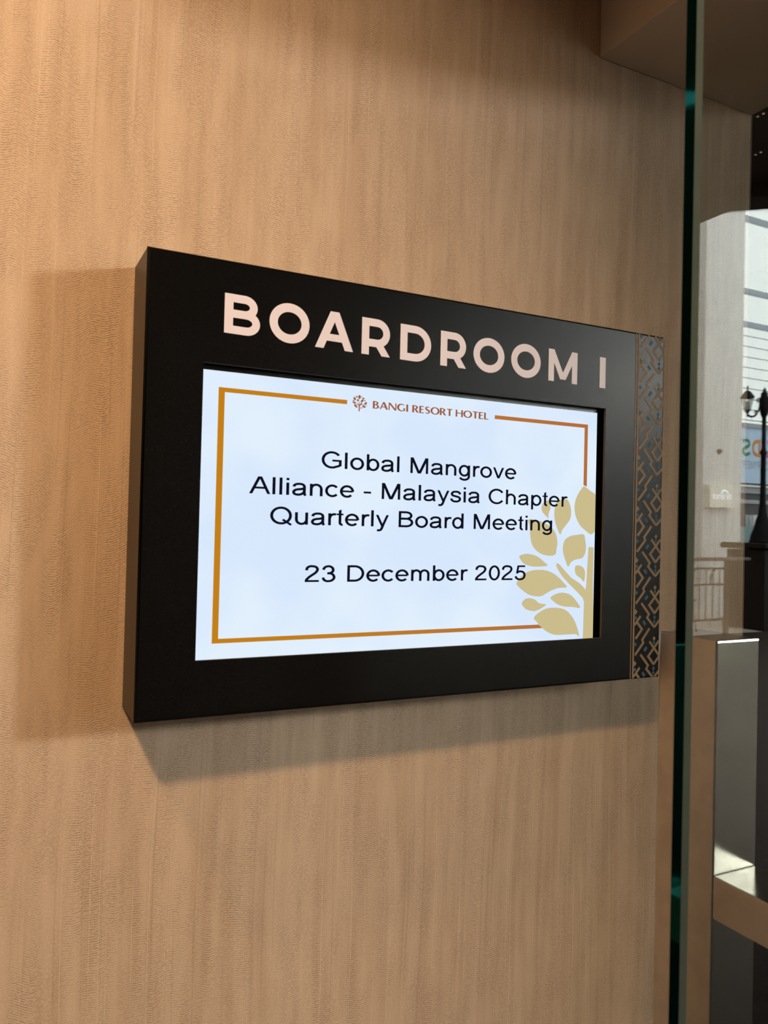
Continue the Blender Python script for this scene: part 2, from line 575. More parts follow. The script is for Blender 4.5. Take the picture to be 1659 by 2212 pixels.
def sans():
    G = {}
    bowl = E(298, 259, 180, 229, W)
    bowl_r = E(258, 259, 180, 229, W)
    G['l'] = (222, ln(111, 0, 111, 716))
    G['i'] = (222, ln(111, 0, 111, 519) + ln(111, 616, 111, 716))
    G['o'] = (556, E(278, 259, 201, 228, W))
    G['b'] = (556, ln(109, 0, 109, 716) + bowl)
    G['d'] = (556, ln(447, 0, 447, 716) + bowl_r)
    G['p'] = (556, ln(109, -199, 109, 519) + bowl)
    G['g'] = (556, bowl_r + rb([(449, 519), (449, 10)] + arc(262, -10, 187, 155, 0, -158)))
    G['n'] = (556, ln(109, 0, 109, 519) + rb([(109, 250)] + arc(278, 300, 169, 186, 178, 0) + [(447, 0)]))
    G['h'] = (556, ln(109, 0, 109, 716) + rb([(109, 250)] + arc(278, 300, 169, 186, 178, 0) + [(447, 0)]))
    G['u'] = (556, ln(447, 0, 447, 519) + rb([(109, 519)] + arc(278, 218, 169, 186, 180, 358) + [(447, 260)]))
    G['m'] = (833, ln(109, 0, 109, 519) + rb([(109, 250)] + arc(262, 310, 153, 176, 178, 0) + [(415, 0)])
              + rb([(415, 250)] + arc(568, 310, 153, 176, 178, 0) + [(721, 0)]))
    G['r'] = (333, ln(109, 0, 109, 519) + rb([(109, 240)] + arc(265, 270, 156, 212, 178, 65)))
    G['t'] = (278, rb([(134, 655), (134, 120)] + arc(212, 118, 78, 78, 180, 285)) + ln(18, 482, 255, 482, 74)
              + [[(89, 640), (179, 640), (179, 700), (89, 645)]])
    G['e'] = (556, ln(85, 262, 478, 262, 80) + rb(arc(278, 259, 202, 228, -2, 318, 30)))
    G['c'] = (500, rb(arc(268, 259, 200, 228, 40, 320, 30)))
    a1 = catmull([(86, 366), (112, 430), (175, 474), (270, 488), (365, 474), (425, 420), (438, 340), (436, 150), (446, 60), (478, 0)], 6)
    a2 = catmull([(436, 305), (340, 272), (225, 255), (132, 220), (84, 145), (112, 65), (190, 34), (285, 38), (370, 80), (424, 150), (436, 240)], 6)
    G['a'] = (556, rb(a1) + rb(a2))
    G['s'] = (500, rb(catmull([(422, 372), (395, 440), (335, 480), (248, 489), (155, 472), (100, 412), (96, 360), (135, 308), (250, 272),
                               (365, 236), (416, 180), (408, 105), (345, 45), (250, 30), (150, 47), (92, 98), (70, 165)], 6)))
    G['v'] = (500, para(58, 519, 250, 0, 96) + para(442, 519, 250, 0, 96))
    G['y'] = (500, para(58, 519, 258, 10, 96) + para(442, 519, 252, -10, 96)
              + rb(catmull([(275, 45), (225, -95), (185, -150), (130, -168), (62, -160)], 6)))
    G['A'] = (667, para(48, 0, 322, 716, 102) + para(619, 0, 345, 716, 102) + ln(150, 250, 518, 250, 84))
    G['B'] = (667, ln(121, 0, 121, 716, 95) + rb([(90, 673), (350, 673)] + arc(360, 528, 186, 145, 90, -90, 16) + [(90, 383)])
              + rb([(90, 383), (350, 383)] + arc(365, 213, 216, 170, 90, -90, 16) + [(90, 43)]))
    G['C'] = (722, rb(arc(388, 358, 298, 327, 35, 325, 36)))
    G['D'] = (722, ln(125, 0, 125, 716, 95) + rb([(90, 673), (330, 673)] + arc(340, 358, 290, 315, 90, -90, 24) + [(90, 43)]))
    G['G'] = (778, rb(arc(392, 358, 304, 327, 38, 300, 36) + [(600, 92), (684, 140), (684, 335)]) + ln(405, 332, 729, 332, 84))
    G['M'] = (833, ln(120, 0, 120, 716, 92) + ln(713, 0, 713, 716, 92) + para(132, 716, 410, 0, 112) + para(701, 716, 423, 0, 112))
    G['Q'] = (778, E(389, 358, 303, 327, W) + ln(440, 195, 725, -28, 84))
    G['0'] = (556, E(278, 352, 190, 318, W))
    G['2'] = (556, rb(catmull([(84, 500), (108, 606), (185, 668), (282, 676), (390, 648), (446, 570), (436, 480), (372, 385), (250, 280), (140, 175), (70, 60)], 6))
              + ln(32, 43, 505, 43, 86))
    G['3'] = (556, rb(catmull([(84, 190), (118, 95), (190, 42), (272, 31), (378, 60), (450, 140), (460, 220), (422, 310), (345, 362), (225, 370)], 6))
              + rb(catmull([(225, 370), (330, 385), (405, 440), (424, 520), (398, 605), (330, 660), (262, 676), (170, 650), (115, 590), (92, 520)], 6)))
    G['5'] = (556, ln(165, 674, 492, 674, 84) + para(140, 330, 196, 716, 90)
              + rb(catmull([(122, 330), (190, 395), (280, 424), (395, 390), (462, 300), (468, 210), (438, 110), (370, 50), (272, 31), (172, 52), (108, 112), (82, 188)], 6)))
    G['-'] = (333, ln(32, 255, 301, 255, 88))
    G[' '] = (278, [])
    G['E'] = (667, ln(125, 0, 125, 716, 95) + ln(80, 672, 617, 672) + ln(80, 375, 580, 375) + ln(80, 43, 625, 43))
    G['N'] = (722, ln(120, 0, 120, 716, 92) + ln(600, 0, 600, 716, 92) + para(125, 716, 595, 0, 110))
    G['R'] = (722, ln(125, 0, 125, 716, 95) + rb([(90, 673), (400, 673)] + arc(410, 518, 200, 155, 90, -90, 16) + [(90, 363)]) + para(430, 340, 640, 0, 110))
    G['O'] = (778, E(389, 358, 303, 327, W))
    return G


SANS = sans()


def text_polys(s, table=SANS):
    x, out = 0, []
    for ch in s:
        adv, P = table[ch]
        out += shift(P, x)
        x += adv
    return out


def extents(polys):
    xs = [p[0] for P in polys for p in P]
    return min(xs), max(xs)


def place(polys, x0, x1, z0, zs, slope=0.0, mirror=False):
    """stretch to x0..x1, baseline z0, vertical scale zs"""
    a, b = extents(polys)
    k = (x1 - x0) / (b - a)
    out = []
    for P in polys:
        Q = []
        for px, py in P:
            X = x0 + (px - a) * k
            Q.append((X, z0 + py * zs + slope * (X - x0)))
        out.append(Q)
    return out


# ================================================================== SETTING
FLOOR = -1.30
CEIL = 1.472


def struct(name, bm_or_box, m, label, cat, bev=0.0):
    if isinstance(bm_or_box, tuple):
        o = box(name, bm_or_box[0], bm_or_box[1], m, None, bev)
    else:
        o = build(name, bm_or_box, m)
    return tag(o, label, cat, None, 'structure')


wb = struct('wall_back', ((-3.2, 0.0, FLOOR), (0.818, 0.16, CEIL)), M_WALL, 'beige ribbed wallpaper wall behind the black room sign', 'wall')
struct('trim_1', ((0.8172, -0.0006, FLOOR), (0.8186, 0.005, 0.7515)), M_TRIM, 'thin strip added for the lit line on the free end of the wallpapered wall', 'trim')  # strip added to draw the bright line where the corner catches light
struct('trim_2', ((0.543, -0.40, 0.7515), (0.819, -0.0003, CEIL)), M_PLASTER, 'boxed plaster soffit on the wall above the right of the sign', 'soffit', 0.0012)
bm = bmesh.new()
add_prism(bm, [(-3.2, -4.3), (2.43, -4.3), (2.43, -2.27), (3.37, -1.41), (3.37, 3.1), (-3.2, 3.1)], CEIL, CEIL + 0.1)
struct('ceiling', bm, M_CEIL, 'dark ceiling of the corridor overhead', 'ceiling')
bm = bmesh.new()
add_prism(bm, [(-3.2, -8.12), (14.0, -8.12), (14.0, 3.1), (-3.2, 3.1)], FLOOR - 0.1, FLOOR)
struct('floor', bm, M_FLOOR, 'dark carpeted floor of the corridor', 'floor')
bm = bmesh.new()
add_prism(bm, [(-3.2, -16), (30, -16), (30, -8.12), (-3.2, -8.12)], FLOOR - 0.1, FLOOR)
struct('floor_atrium', bm, M_TILE, 'pale tiled floor of the daylit hall mirrored in the glass', 'floor')
struct('wall_left', ((-3.36, -4.3, FLOOR), (-3.2, 3.1, CEIL)), M_LOBBY, 'brown end wall of the corridor beyond the left of the sign', 'wall')
struct('wall_front', ((-3.2, -4.46, FLOOR), (2.26, -4.3, CEIL)), M_LOBBY, 'brown corridor wall opposite the sign wall', 'wall')
# hall shell: back wall below and beside the glazing, side wall, roof with a wide skylight opening
struct('wall_hall_left', ((2.26, -13.9, FLOOR), (2.43, -4.3, 10.6)), M_WHITE, 'tall white side wall of the daylit hall', 'wall')
struct('wall_hall_back', ((2.43, -14.05, FLOOR), (11.9, -13.9, 10.6)), M_WHITE, 'white back wall of the daylit hall beside the glazing', 'wall')
struct('wall_hall_sill', ((11.9, -13.9, FLOOR), (22.0, -13.72, 2.75)), M_WHITE, 'low white wall under the glazing of the daylit hall', 'wall')
struct('ceiling_hall', ((2.43, -14.05, 10.25), (23.0, -10.5, 10.45)), M_WHITE, 'high white ceiling of the daylit hall', 'ceiling')
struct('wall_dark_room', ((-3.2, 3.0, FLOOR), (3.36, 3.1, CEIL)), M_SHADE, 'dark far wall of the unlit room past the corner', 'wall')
struct('wall_right', ((3.27, -2.2, FLOOR), (3.37, 3.0, CEIL)), M_SHADE, 'dark side wall of the unlit room past the corner', 'wall')  # front stretch added to keep hall daylight off the wall right of the sign
bm = bmesh.new()
add_prism(bm, [(2.31, -4.3), (2.43, -4.3), (2.43, -2.27), (3.37, -1.41), (3.27, -1.31), (2.31, -2.20)], 1.421, CEIL)
struct('trim_3', bm, M_HEADER, 'dark angled header beam across the hall opening mirrored in the glass', 'beam')

# ================================================================== ROOM SIGN
T = 0.0642          # depth of the cabinet
SW, SH = 0.5948, 0.400
sign = thing('room_sign', 'black wall-mounted boardroom sign with lit screen and patterned right edge', 'sign', (0, 0, 0))


def ring(bm, outer, inner, y0, y1, mi_inner=0):
    """rectangular frame between depths y0 (front) and y1"""
    def rect(r, y):
        return [bm.verts.new((r[0], y, r[1])), bm.verts.new((r[2], y, r[1])), bm.verts.new((r[2], y, r[3])), bm.verts.new((r[0], y, r[3]))]
    of, inf, ob, ib = rect(outer, y0), rect(inner, y0), rect(outer, y1), rect(inner, y1)
    for k in range(4):
        j = (k + 1) % 4
        bm.faces.new((of[k], of[j], inf[j], inf[k]))
        bm.faces.new((ob[k], ob[j], ib[j], ib[k]))
        bm.faces.new((of[k], of[j], ob[j], ob[k]))
        f = bm.faces.new((inf[k], inf[j], ib[j], ib[k]))
        f.material_index = mi_inner
    return of, ob


OPEN = (0.0498, 0.0496, 0.5056, 0.3078)
bm = bmesh.new()
of, ob = ring(bm, (0.0, 0.0, SW, SH), OPEN, -T, -T + 0.003, 1)
es = [e for e in bm.edges if all(v in of for v in e.verts)]
bmesh.ops.bevel(bm, geom=es, offset=0.0022, segments=3, affect='EDGES', profile=0.5)
build('front_panel', bm, [M_BLACK, M_RIM], sign)
bm = bmesh.new()
ring(bm, (0.0004, 0.0004, SW - 0.0004, SH - 0.0004), (0.0024, 0.0024, SW - 0.0024, SH - 0.0024), -T + 0.0031, -0.0002)
add_box(bm, (0.0022, -0.0022, 0.0022), (SW - 0.0022, -0.0002, SH - 0.0022))
build('housing', bm, M_HOUSING, sign)

# screen behind the opening
SX0, SX1, SZ0, SZ1 = 0.0466, 0.5001, 0.0480, 0.3031
YS = -T + 0.008
scr = box('screen', (0.026, YS + 0.0004, 0.026), (0.530, YS + 0.022, 0.324), M_BEZEL, sign, 0.001)
flat('lit_image', [[(SX0, SZ0), (SX1, SZ0), (SX1, SZ1), (SX0, SZ1)]], YS, M_SCREEN, scr)['label'] = 'glowing bluish white slide area'
y1 = YS - 0.00006
y2 = YS - 0.00012
# gold border
BX0, BX1, BZ0, BZ1 = 0.0657, 0.4870, 0.0625, 0.2888
bw, bh = 0.0056, 0.0040
border = [
    [(BX0, BZ0), (BX0 + bw, BZ0), (BX0 + bw, BZ1), (BX0, BZ1)],
    [(BX0 + bw, BZ1 - bh), (0.1900, BZ1 - bh), (0.1900, BZ1), (BX0 + bw, BZ1)],
    [(0.3602, BZ1 - bh), (BX1, BZ1 - bh), (BX1, BZ1), (0.3602, BZ1)],
    [(BX1 - 0.0048, 0.2205), (BX1, 0.2190), (BX1, BZ1 - bh), (BX1 - 0.0048, BZ1 - bh)],
    [(BX0 + bw, BZ0), (0.4285, BZ0), (0.4235, BZ0 + bh), (BX0 + bw, BZ0 + bh)],
]
flat('gold_border', border, y1, M_GOLD, scr)

# words on the slide (wide sans lettering)
for nm, s, x0, x1, zb, zs in (
        ('text_line', 'Global Mangrove', 0.1653, 0.3897, 0.2229, 0.0157),
        ('text_line', 'Alliance - Malaysia Chapter', 0.0958, 0.4602, 0.1960, 0.0157),
        ('text_line', 'Quarterly Board Meeting', 0.1162, 0.4392, 0.1690, 0.0157),
        ('text_line', '23 December 2025', 0.1513, 0.4047, 0.1156, 0.0156)):
    flat(nm, place(text_polys(s), x0, x1, zb, zs / 716.0, -0.002), y2, M_INK, scr)

# hotel name, flared capitals
TH, TN = 0.245, 0.12


def roman():
    G = {}
    k, t = TH, TN

    def v(x, y0=0, y1=1, w=k):
        return ribbon([(x, y0), (x, y0 + 0.12), (x, y1 - 0.12), (x, y1)], [w * 1.12, w * 0.94, w * 0.94, w * 1.12])

    def curve(pts, ws, n=6):
        q = catmull([(p[0], p[1], w) for p, w in zip(pts, ws)], n)
        return ribbon([(a, b) for a, b, _ in q], [c for _, _, c in q])
    G['B'] = (0.72, v(0.1) + curve([(0.1, 0.955), (0.34, 0.95), (0.54, 0.76), (0.36, 0.55), (0.1, 0.54)], [t, t, k * .9, t, t])
              + curve([(0.1, 0.54), (0.40, 0.52), (0.62, 0.28), (0.40, 0.05), (0.1, 0.045)], [t, t, k * .95, t, t]))
    G['A'] = (0.95, para(0.06, 0, 0.46, 1, t * 1.25) + para(0.86, 0, 0.46, 1, k * 1.05) + ribbon([(0.2, 0.33), (0.72, 0.33)], t))
    G['N'] = (0.98, v(0.08, w=t * 1.25) + v(0.88, w=t * 1.25) + para(0.1, 1, 0.86, 0, k * 1.05))
    q = arc(0.52, 0.5, 0.44, 0.46, 48, 318, 28)
    G['G'] = (1.0, ribbon(q, [t + (k - t) * max(0, -math.cos(math.radians(48 + 270 * i / 28))) for i in range(29)]) + v(0.84, 0.07, 0.44, k * .85))
    G['I'] = (0.22, v(0.11))
    G['R'] = (0.78, v(0.1) + curve([(0.1, 0.955), (0.36, 0.95), (0.58, 0.74), (0.38, 0.5), (0.1, 0.49)], [t, t, k * .95, t, t]) + para(0.36, 0.5, 0.68, 0, k * 1.05))
    G['E'] = (0.62, v(0.1) + ribbon([(0.1, 0.95), (0.56, 0.95)], t) + ribbon([(0.1, 0.53), (0.5, 0.53)], t) + ribbon([(0.1, 0.05), (0.58, 0.05)], t))
    G['S'] = (0.64, curve([(0.52, 0.86), (0.36, 0.95), (0.16, 0.88), (0.10, 0.72), (0.24, 0.56), (0.44, 0.44), (0.54, 0.28), (0.44, 0.1), (0.26, 0.045), (0.06, 0.14)],
                          [t, t, t * 1.3, k * .8, k * .9, k * .95, k * .8, t * 1.2, t, t]))
    n = 36
    G['O'] = (1.08, ribbon(arc(0.54, 0.5, 0.46, 0.46, 0, 350, n - 1), [t + (k - t) * abs(math.cos(2 * PI * i / n)) ** 1.5 for i in range(n)], True))
    G['T'] = (0.74, v(0.37) + ribbon([(0.02, 0.95), (0.72, 0.95)], t))
    G['H'] = (0.92, v(0.1, w=k * .9) + v(0.82, w=k * .9) + ribbon([(0.1, 0.53), (0.82, 0.53)], t))
    G['L'] = (0.6, v(0.1) + ribbon([(0.1, 0.05), (0.58, 0.05)], t))
    return G


ROMAN = {c: (a + 0.09, P) for c, (a, P) in roman().items()}
hn = []
for s, x0, x1 in (('BANGI', 0.2171, 0.2565), ('RESORT', 0.2608, 0.3077), ('HOTEL', 0.3116, 0.3523)):
    hn += place(text_polys(s, ROMAN), x0, x1, 0.2833, 0.0071)
flat('hotel_name', hn, y2, M_COPPER, scr)


def leaf(cx, cz, ln_, wd, ang):
    """pointed leaf outline round (cx, cz)"""
    a = math.radians(ang)
    out = []
    for i in range(14):
        t = i / 14 * 2 * PI
        x = ln_ / 2 * math.cos(t)
        y = wd / 2 * math.sin(t) * (abs(math.sin(t)) ** 0.5)
        out.append((cx + x * math.cos(a) - y * math.sin(a), cz + x * math.sin(a) + y * math.cos(a)))
    return out


# small tree emblem
LK = 0.0157 / 265.0


def lp(x, y):
    return (0.1952 + (x - 155) * 0.0159 / 245.0, 0.2947 - (y - 103) * LK)


emb = []
for x, y, l, w, a in ((273, 133, 66, 42, 90), (231, 135, 40, 22, 75), (308, 125, 30, 14, 110), (203, 128, 18, 12, 100), (335, 152, 44, 26, 20),
                      (195, 168, 60, 36, 130), (249, 188, 40, 34, 80), (318, 192, 62, 34, 30), (363, 184, 34, 16, 105), (178, 200, 44, 14, 165),
                      (190, 231, 70, 28, 170), (304, 242, 50, 26, 70), (376, 228, 56, 34, 40), (205, 263, 44, 14, 160), (217, 288, 70, 28, 150),
                      (335, 252, 34, 12, 30), (348, 284, 66, 30, 165), (385, 262, 30, 10, 40), (306, 309, 36, 16, 15), (352, 262, 26, 10, 10),
                      (236, 262, 26, 14, 150)):
    c = lp(x, y)
    emb.append(leaf(c[0], c[1], l * LK * 1.08, w * LK * 1.08, a))
trunk = [lp(x, y) for x, y in ((262, 366), (264, 300), (262, 275), (240, 240), (228, 222), (236, 224), (266, 255), (269, 205), (276, 205), (278, 262), (296, 232), (302, 232), (282, 290), (282, 366))]
flat('tree_emblem', emb + [trunk], y2, M_COPPER, scr)

# large pale tree cropped by the right edge of the slide: outlines in slide metres
BIG = [
    [(0.4834, 0.2191), (0.4918, 0.2147), (0.5003, 0.2099), (0.5064, 0.1982), (0.5074, 0.1830), (0.5013, 0.1706), (0.4946, 0.1655), (0.4875, 0.1689), (0.4789, 0.1748), (0.4727, 0.1836), (0.4701, 0.1928), (0.4708, 0.2017), (0.4744, 0.2098), (0.4790, 0.2156)],
    [(0.4503, 0.2029), (0.4591, 0.2036), (0.4628, 0.1991), (0.4653, 0.1913), (0.4642, 0.1820), (0.4587, 0.1753), (0.4535, 0.1697), (0.4507, 0.1646), (0.4471, 0.1696), (0.4434, 0.1778), (0.4418, 0.1860), (0.4424, 0.1943), (0.4451, 0.2008)],
    [(0.4318, 0.2015), (0.4353, 0.1987), (0.4363, 0.1932), (0.4345, 0.1885), (0.4337, 0.1853), (0.4341, 0.1819), (0.4300, 0.1848), (0.4259, 0.1883), (0.4241, 0.1928), (0.4256, 0.1974), (0.4290, 0.2003)],
    [(0.4069, 0.1799), (0.4170, 0.1797), (0.4296, 0.1765), (0.4389, 0.1717), (0.4449, 0.1645), (0.4469, 0.1557), (0.4459, 0.1484), (0.4441, 0.1424), (0.4346, 0.1412), (0.4237, 0.1437), (0.4156, 0.1490), (0.4115, 0.1553), (0.4096, 0.1643), (0.4088, 0.1725)],
    [(0.4840, 0.1651), (0.4863, 0.1590), (0.4876, 0.1515), (0.4864, 0.1440), (0.4823, 0.1388), (0.4727, 0.1369), (0.4663, 0.1337), (0.4626, 0.1290), (0.4585, 0.1364), (0.4553, 0.1447), (0.4548, 0.1521), (0.4573, 0.1586), (0.4643, 0.1629), (0.4744, 0.1646)],
    [(0.3960, 0.1408), (0.4046, 0.1431), (0.4135, 0.1422), (0.4215, 0.1396), (0.4284, 0.1350), (0.4340, 0.1305), (0.4240, 0.1294), (0.4127, 0.1296), (0.4026, 0.1323), (0.3981, 0.1364)],
    [(0.3930, 0.1122), (0.3970, 0.1171), (0.4040, 0.1224), (0.4151, 0.1255), (0.4287, 0.1256), (0.4402, 0.1227), (0.4496, 0.1175), (0.4568, 0.1115), (0.4613, 0.1065), (0.4488, 0.1056), (0.4373, 0.1021), (0.4271, 0.0975), (0.4192, 0.0972), (0.4091, 0.0994), (0.3995, 0.1050), (0.3939, 0.1095)],
    [(0.4390, 0.0955), (0.4478, 0.0996), (0.4571, 0.1004), (0.4666, 0.0979), (0.4739, 0.0922), (0.4809, 0.0834), (0.4705, 0.0843), (0.4587, 0.0851), (0.4493, 0.0876), (0.4428, 0.0915)],
    [(0.4006, 0.0906), (0.4048, 0.0946), (0.4114, 0.0953), (0.4182, 0.0934), (0.4239, 0.0896), (0.4329, 0.0880), (0.4286, 0.0850), (0.4208, 0.0818), (0.4140, 0.0815), (0.4061, 0.0837), (0.4016, 0.0875)],
    [(0.4170, 0.0740), (0.4231, 0.0792), (0.4332, 0.0835), (0.4459, 0.0842), (0.4588, 0.0819), (0.4684, 0.0751), (0.4752, 0.0656), (0.4803, 0.0519), (0.4749, 0.0540), (0.4607, 0.0541), (0.4466, 0.0545), (0.4362, 0.0578), (0.4269, 0.0637), (0.4211, 0.0693)],
    [(0.4735, 0.1301), (0.4801, 0.1301), (0.4856, 0.1266), (0.4870, 0.1205), (0.4857, 0.1125), (0.4804, 0.1163), (0.4743, 0.1201), (0.4722, 0.1253)],
    [(0.4914, 0.1513), (0.4990, 0.1509), (0.4987, 0.1129), (0.4997, 0.0860), (0.5022, 0.0833), (0.5044, 0.0372), (0.4854, 0.0381), (0.4863, 0.0896), (0.4840, 0.0943), (0.4760, 0.1010), (0.4639, 0.1105), (0.4543, 0.1189), (0.4482, 0.1263), (0.4456, 0.1309), (0.4469, 0.1332), (0.4504, 0.1318), (0.4564, 0.1263), (0.4673, 0.1169), (0.4794, 0.1107), (0.4855, 0.1060), (0.4880, 0.1031), (0.4891, 0.1092), (0.4898, 0.1271)],
]
for P in BIG:
    q = clip_poly(catmull(P, 5, True) if len(P) < 18 else P, SX0, SX1, SZ0, SZ1)
    o = flat('pale_leaf' if len(P) < 18 else 'pale_trunk', [q], y1, M_LEAF, scr)

# room name, one vinyl letter each
S_ = 0.225
h_ = S_ / 2


def bold():
    G = {}

    def stem(x, y0=0, y1=1):
        return ribbon([(x, y0), (x, y1)], S_)
    G['B'] = stem(h_) + ribbon([(0.05, 1 - .1), (0.5, 1 - .1)] + arc(0.52, 0.705, 0.235, 0.195, 90, -90, 16) + [(0.05, 0.51)], 0.205) \
        + ribbon([(0.05, 0.51), (0.55, 0.51)] + arc(0.57, 0.305, 0.258, 0.205, 90, -90, 16) + [(0.05, 0.1)], 0.205)
    G['O'] = ribbon(arc(0.555, 0.5, 0.555 - h_, 0.513 - h_, 0, 350, 35), S_, True)
    G['A'] = para(0.122, 0, 0.55, 1, 0.245) + para(0.988, 0, 0.56, 1, 0.245) + ribbon([(0.25, 0.305), (0.86, 0.305)], 0.19)
    G['R'] = stem(h_) + ribbon([(0.05, 0.895), (0.46, 0.895)] + arc(0.475, 0.615, 0.285, 0.28, 90, -90, 18) + [(0.05, 0.335)], 0.21) + para(0.5, 0.34, 0.745, 0, 0.26)
    G['D'] = stem(h_) + ribbon([(0.05, 0.895), (0.46, 0.895)] + arc(0.47, 0.5, 0.415, 0.395, 90, -90, 24) + [(0.05, 0.105)], 0.212)
    G['M'] = ribbon([(0.108, 0), (0.108, 1)], 0.216) + ribbon([(1.035, 0), (1.035, 1)], 0.216) + para(0.11, 1, 0.5715, 0.09, 0.22) + para(1.033, 1, 0.5715, 0.09, 0.22)
    G['I'] = ribbon([(0.125, 0), (0.125, 1)], 0.25)
    return G


BOLD = bold()
for ch, x0, x1, zb, zt in (('B', .0668, .0994, .3357, .3706), ('O', .1080, .1466, .3344, .3699), ('A', .1524, .1911, .3337, .3690),
                           ('R', .1999, .2304, .3331, .3682), ('D', .2415, .2763, .3325, .3675), ('R', .2873, .3178, .3319, .3669),
                           ('O', .3265, .3652, .3314, .3664), ('O', .3738, .4125, .3312, .3662), ('M', .4232, .4630, .3309, .3656),
                           ('I', .4952, .5038, .3303, .3648)):
    flat('letter', place(BOLD[ch], x0, x1, zb, zt - zb, -0.012), -T - 0.0002, M_LETTER, sign)

# printed woven pattern on the right edge
PX0, PX1 = 0.5546, SW - 0.0012
XA, PER, ZTOP, ZBOT = 0.5857, 0.0594, SH - 0.0012, 0.0012
sw = 0.0031
bz, bl = [], []


def diamond(x, z, a, b):
    return [(x - a, z), (x, z - b), (x + a, z), (x, z + b)]


def both(P, w):
    """stroke and its mirror image about the motif's axis"""
    return ribbon(P, w) + ribbon([(2 * XA - x, z) for x, z in P], w)


for k in range(-1, 8):
    z = 0.3909 - k * PER
    X = XA
    bz += both([(X - .0072, z + .0078), (X, z), (X + .0088, z - .0094), (X, z - .0190)], sw)
    bz.append(diamond(X, z + .0110, .0025, .0030))
    bl.append(diamond(X, z + .0062, .0021, .0026))
    bl.append(diamond(X, z - .0238, .0023, .0029))
    bl.append(diamond(X, z - .0289, .0021, .0028))
    bz += both([(X - .0210, z - .0066), (X - .0088, z - .0198), (X - .0116, z - .0236), (X, z - .0352)], sw)
    bz += ribbon([(X - .0218, z - .0216), (X - .0276, z - .0280), (X - .0194, z - .0368), (X - .0290, z - .0476)], sw)
    bz += ribbon([(X - .0276, z - .0280), (X - .0310, z - .0316)], sw)
    bz += both([(X - .0075, z - .0362), (X - .0186, z - .0492), (X - .0168, z - .0526), (X - .0295, z - .0664)], sw)
    bz.append(diamond(X - .0296, z - .0166, .0028, .0034))
    bl += ribbon([(X - .0116, z + .0012), (X - .0150, z - .0028)][::-1] if False else [(X - .0152, z - .0030), (X - .0112, z + .0016)], .0036)
    bl += ribbon([(X - .0176, z - .0274), (X - .0138, z - .0320)], .0036)
    bl += ribbon([(X + .0112, z + .0016), (X + .0080 + .0072, z - .0030)], .0036)
    bl.append(diamond(X - .0290, z - .0236, .0024, .0028))
    bl.append(diamond(X - .0290, z - .0540, .0024, .0028))
bz = [clip_poly(p, PX0, PX1, ZBOT, ZTOP) for p in bz]
bl = [clip_poly(p, PX0, PX1, ZBOT, ZTOP) for p in bl]
flat('bronze_pattern', bz, -T - 0.00025, M_BRONZE, sign)['label'] = 'bronze woven motif print'
flat('blue_pattern', bl, -T - 0.00020, M_BLUE, sign)['label'] = 'slate blue diamonds of the print'
flat('border_line', [[(.5490, ZBOT), (.5502, ZBOT), (.5502, ZTOP), (.5490, ZTOP)]], -T - 0.00025, M_BRONZE, sign)
flat('border_line', [[(.5522, ZBOT), (.5548, ZBOT), (.5548, ZTOP), (.5522, ZTOP)]], -T - 0.00030, M_BRONZE, sign)

# ================================================================== GLASS DOOR WITH PULL HANDLE
GX0, GX1, GYF, GYB = 0.2157, 1.12, -0.446, -0.436
GZ0, GZ1 = FLOOR + 0.012, 0.742
CH = 0.0025
door = thing('door_1', 'frameless clear glass door with green edge standing open before the wallpaper wall', 'door', (GX0, -0.441, FLOOR), None, 'structure')
dl = Vector((GX0, -0.441, FLOOR))


def under(o, root):
    """keep world placement while parenting to an unrotated root"""
    o.parent = root
    o.location = o.location - root.location
    return o


prof = [(GX0, GYF + CH), (GX0 + CH, GYF), (GX1, GYF), (GX1, GYB), (GX0 + CH * 0.3, GYB), (GX0, GYB - CH * 0.3)]
bm = bmesh.new()
lo = [bm.verts.new((x, y, GZ0)) for x, y in prof]
hi = [bm.verts.new((x, y, GZ1)) for x, y in prof]
n = len(prof)
mats = [2, 0, 1, 0, 2, 1]
for k in range(n):
    f = bm.faces.new((lo[k], lo[(k + 1) % n], hi[(k + 1) % n], hi[k]))
    f.material_index = mats[k]
for r in (lo, hi):
    f = bm.faces.new(r)
    f.material_index = 1
under(build('glass_leaf', bm, [M_GLASS, M_EDGE, M_ARRIS]), door)
under(box('floor_pivot', (0.98, GYF - 0.012, FLOOR), (GX1 + 0.01, GYB + 0.012, FLOOR + 0.11), M_STEEL, None, 0.002), door)
# square pull handle on the far side of the glass
PXL, PXR, PYF, PYB, PZT = 0.3080, 0.3488, -0.3859, -0.3372, 0.1010
hd = under(box('pull_handle', (PXL, PYF, -1.02), (PXR, PYB, PZT), M_STEEL, None, 0.0012, 3), door)
hd['label'] = 'square satin steel pull bar'
for zt in (-0.0495, -0.86):
    s = box('standoff', (PXL, GYB + 0.0004, zt - 0.0270), (PXR, PYF - 0.0002, zt), M_STEEL, None, 0.0008, 2)
    s.parent = hd
    s.location = s.location - dl - hd.location

# ================================================================== DAYLIT HALL BEHIND THE VIEWER (seen mirrored in the door)
struct('pillar', ((10.79, -10.45, FLOOR), (11.75, -9.651, 9.5)), M_WHITE, 'tall white plaster pillar mirrored in the glass door', 'pillar', 0.01)

tb = thing('signboard', 'small cream box sign reading the terrace on the white pillar', 'sign', (11.13, -9.651, 0.79))
o = under(box('box', (10.82, -9.651, 0.598), (11.44, -9.516, 0.984), M_BOX, None, 0.004), tb)


def facing_text(name, s, xl, xr, zb, zs, y, m, parent, table=SANS):
    """lettering on a face that looks along +y: reads from +x to -x"""
    P = place(text_polys(s, table), -xl, -xr, zb, zs)
    P = [[(-x, z) for x, z in Q] for Q in P]
    return under(flat(name, P, y, m, None, True), parent)


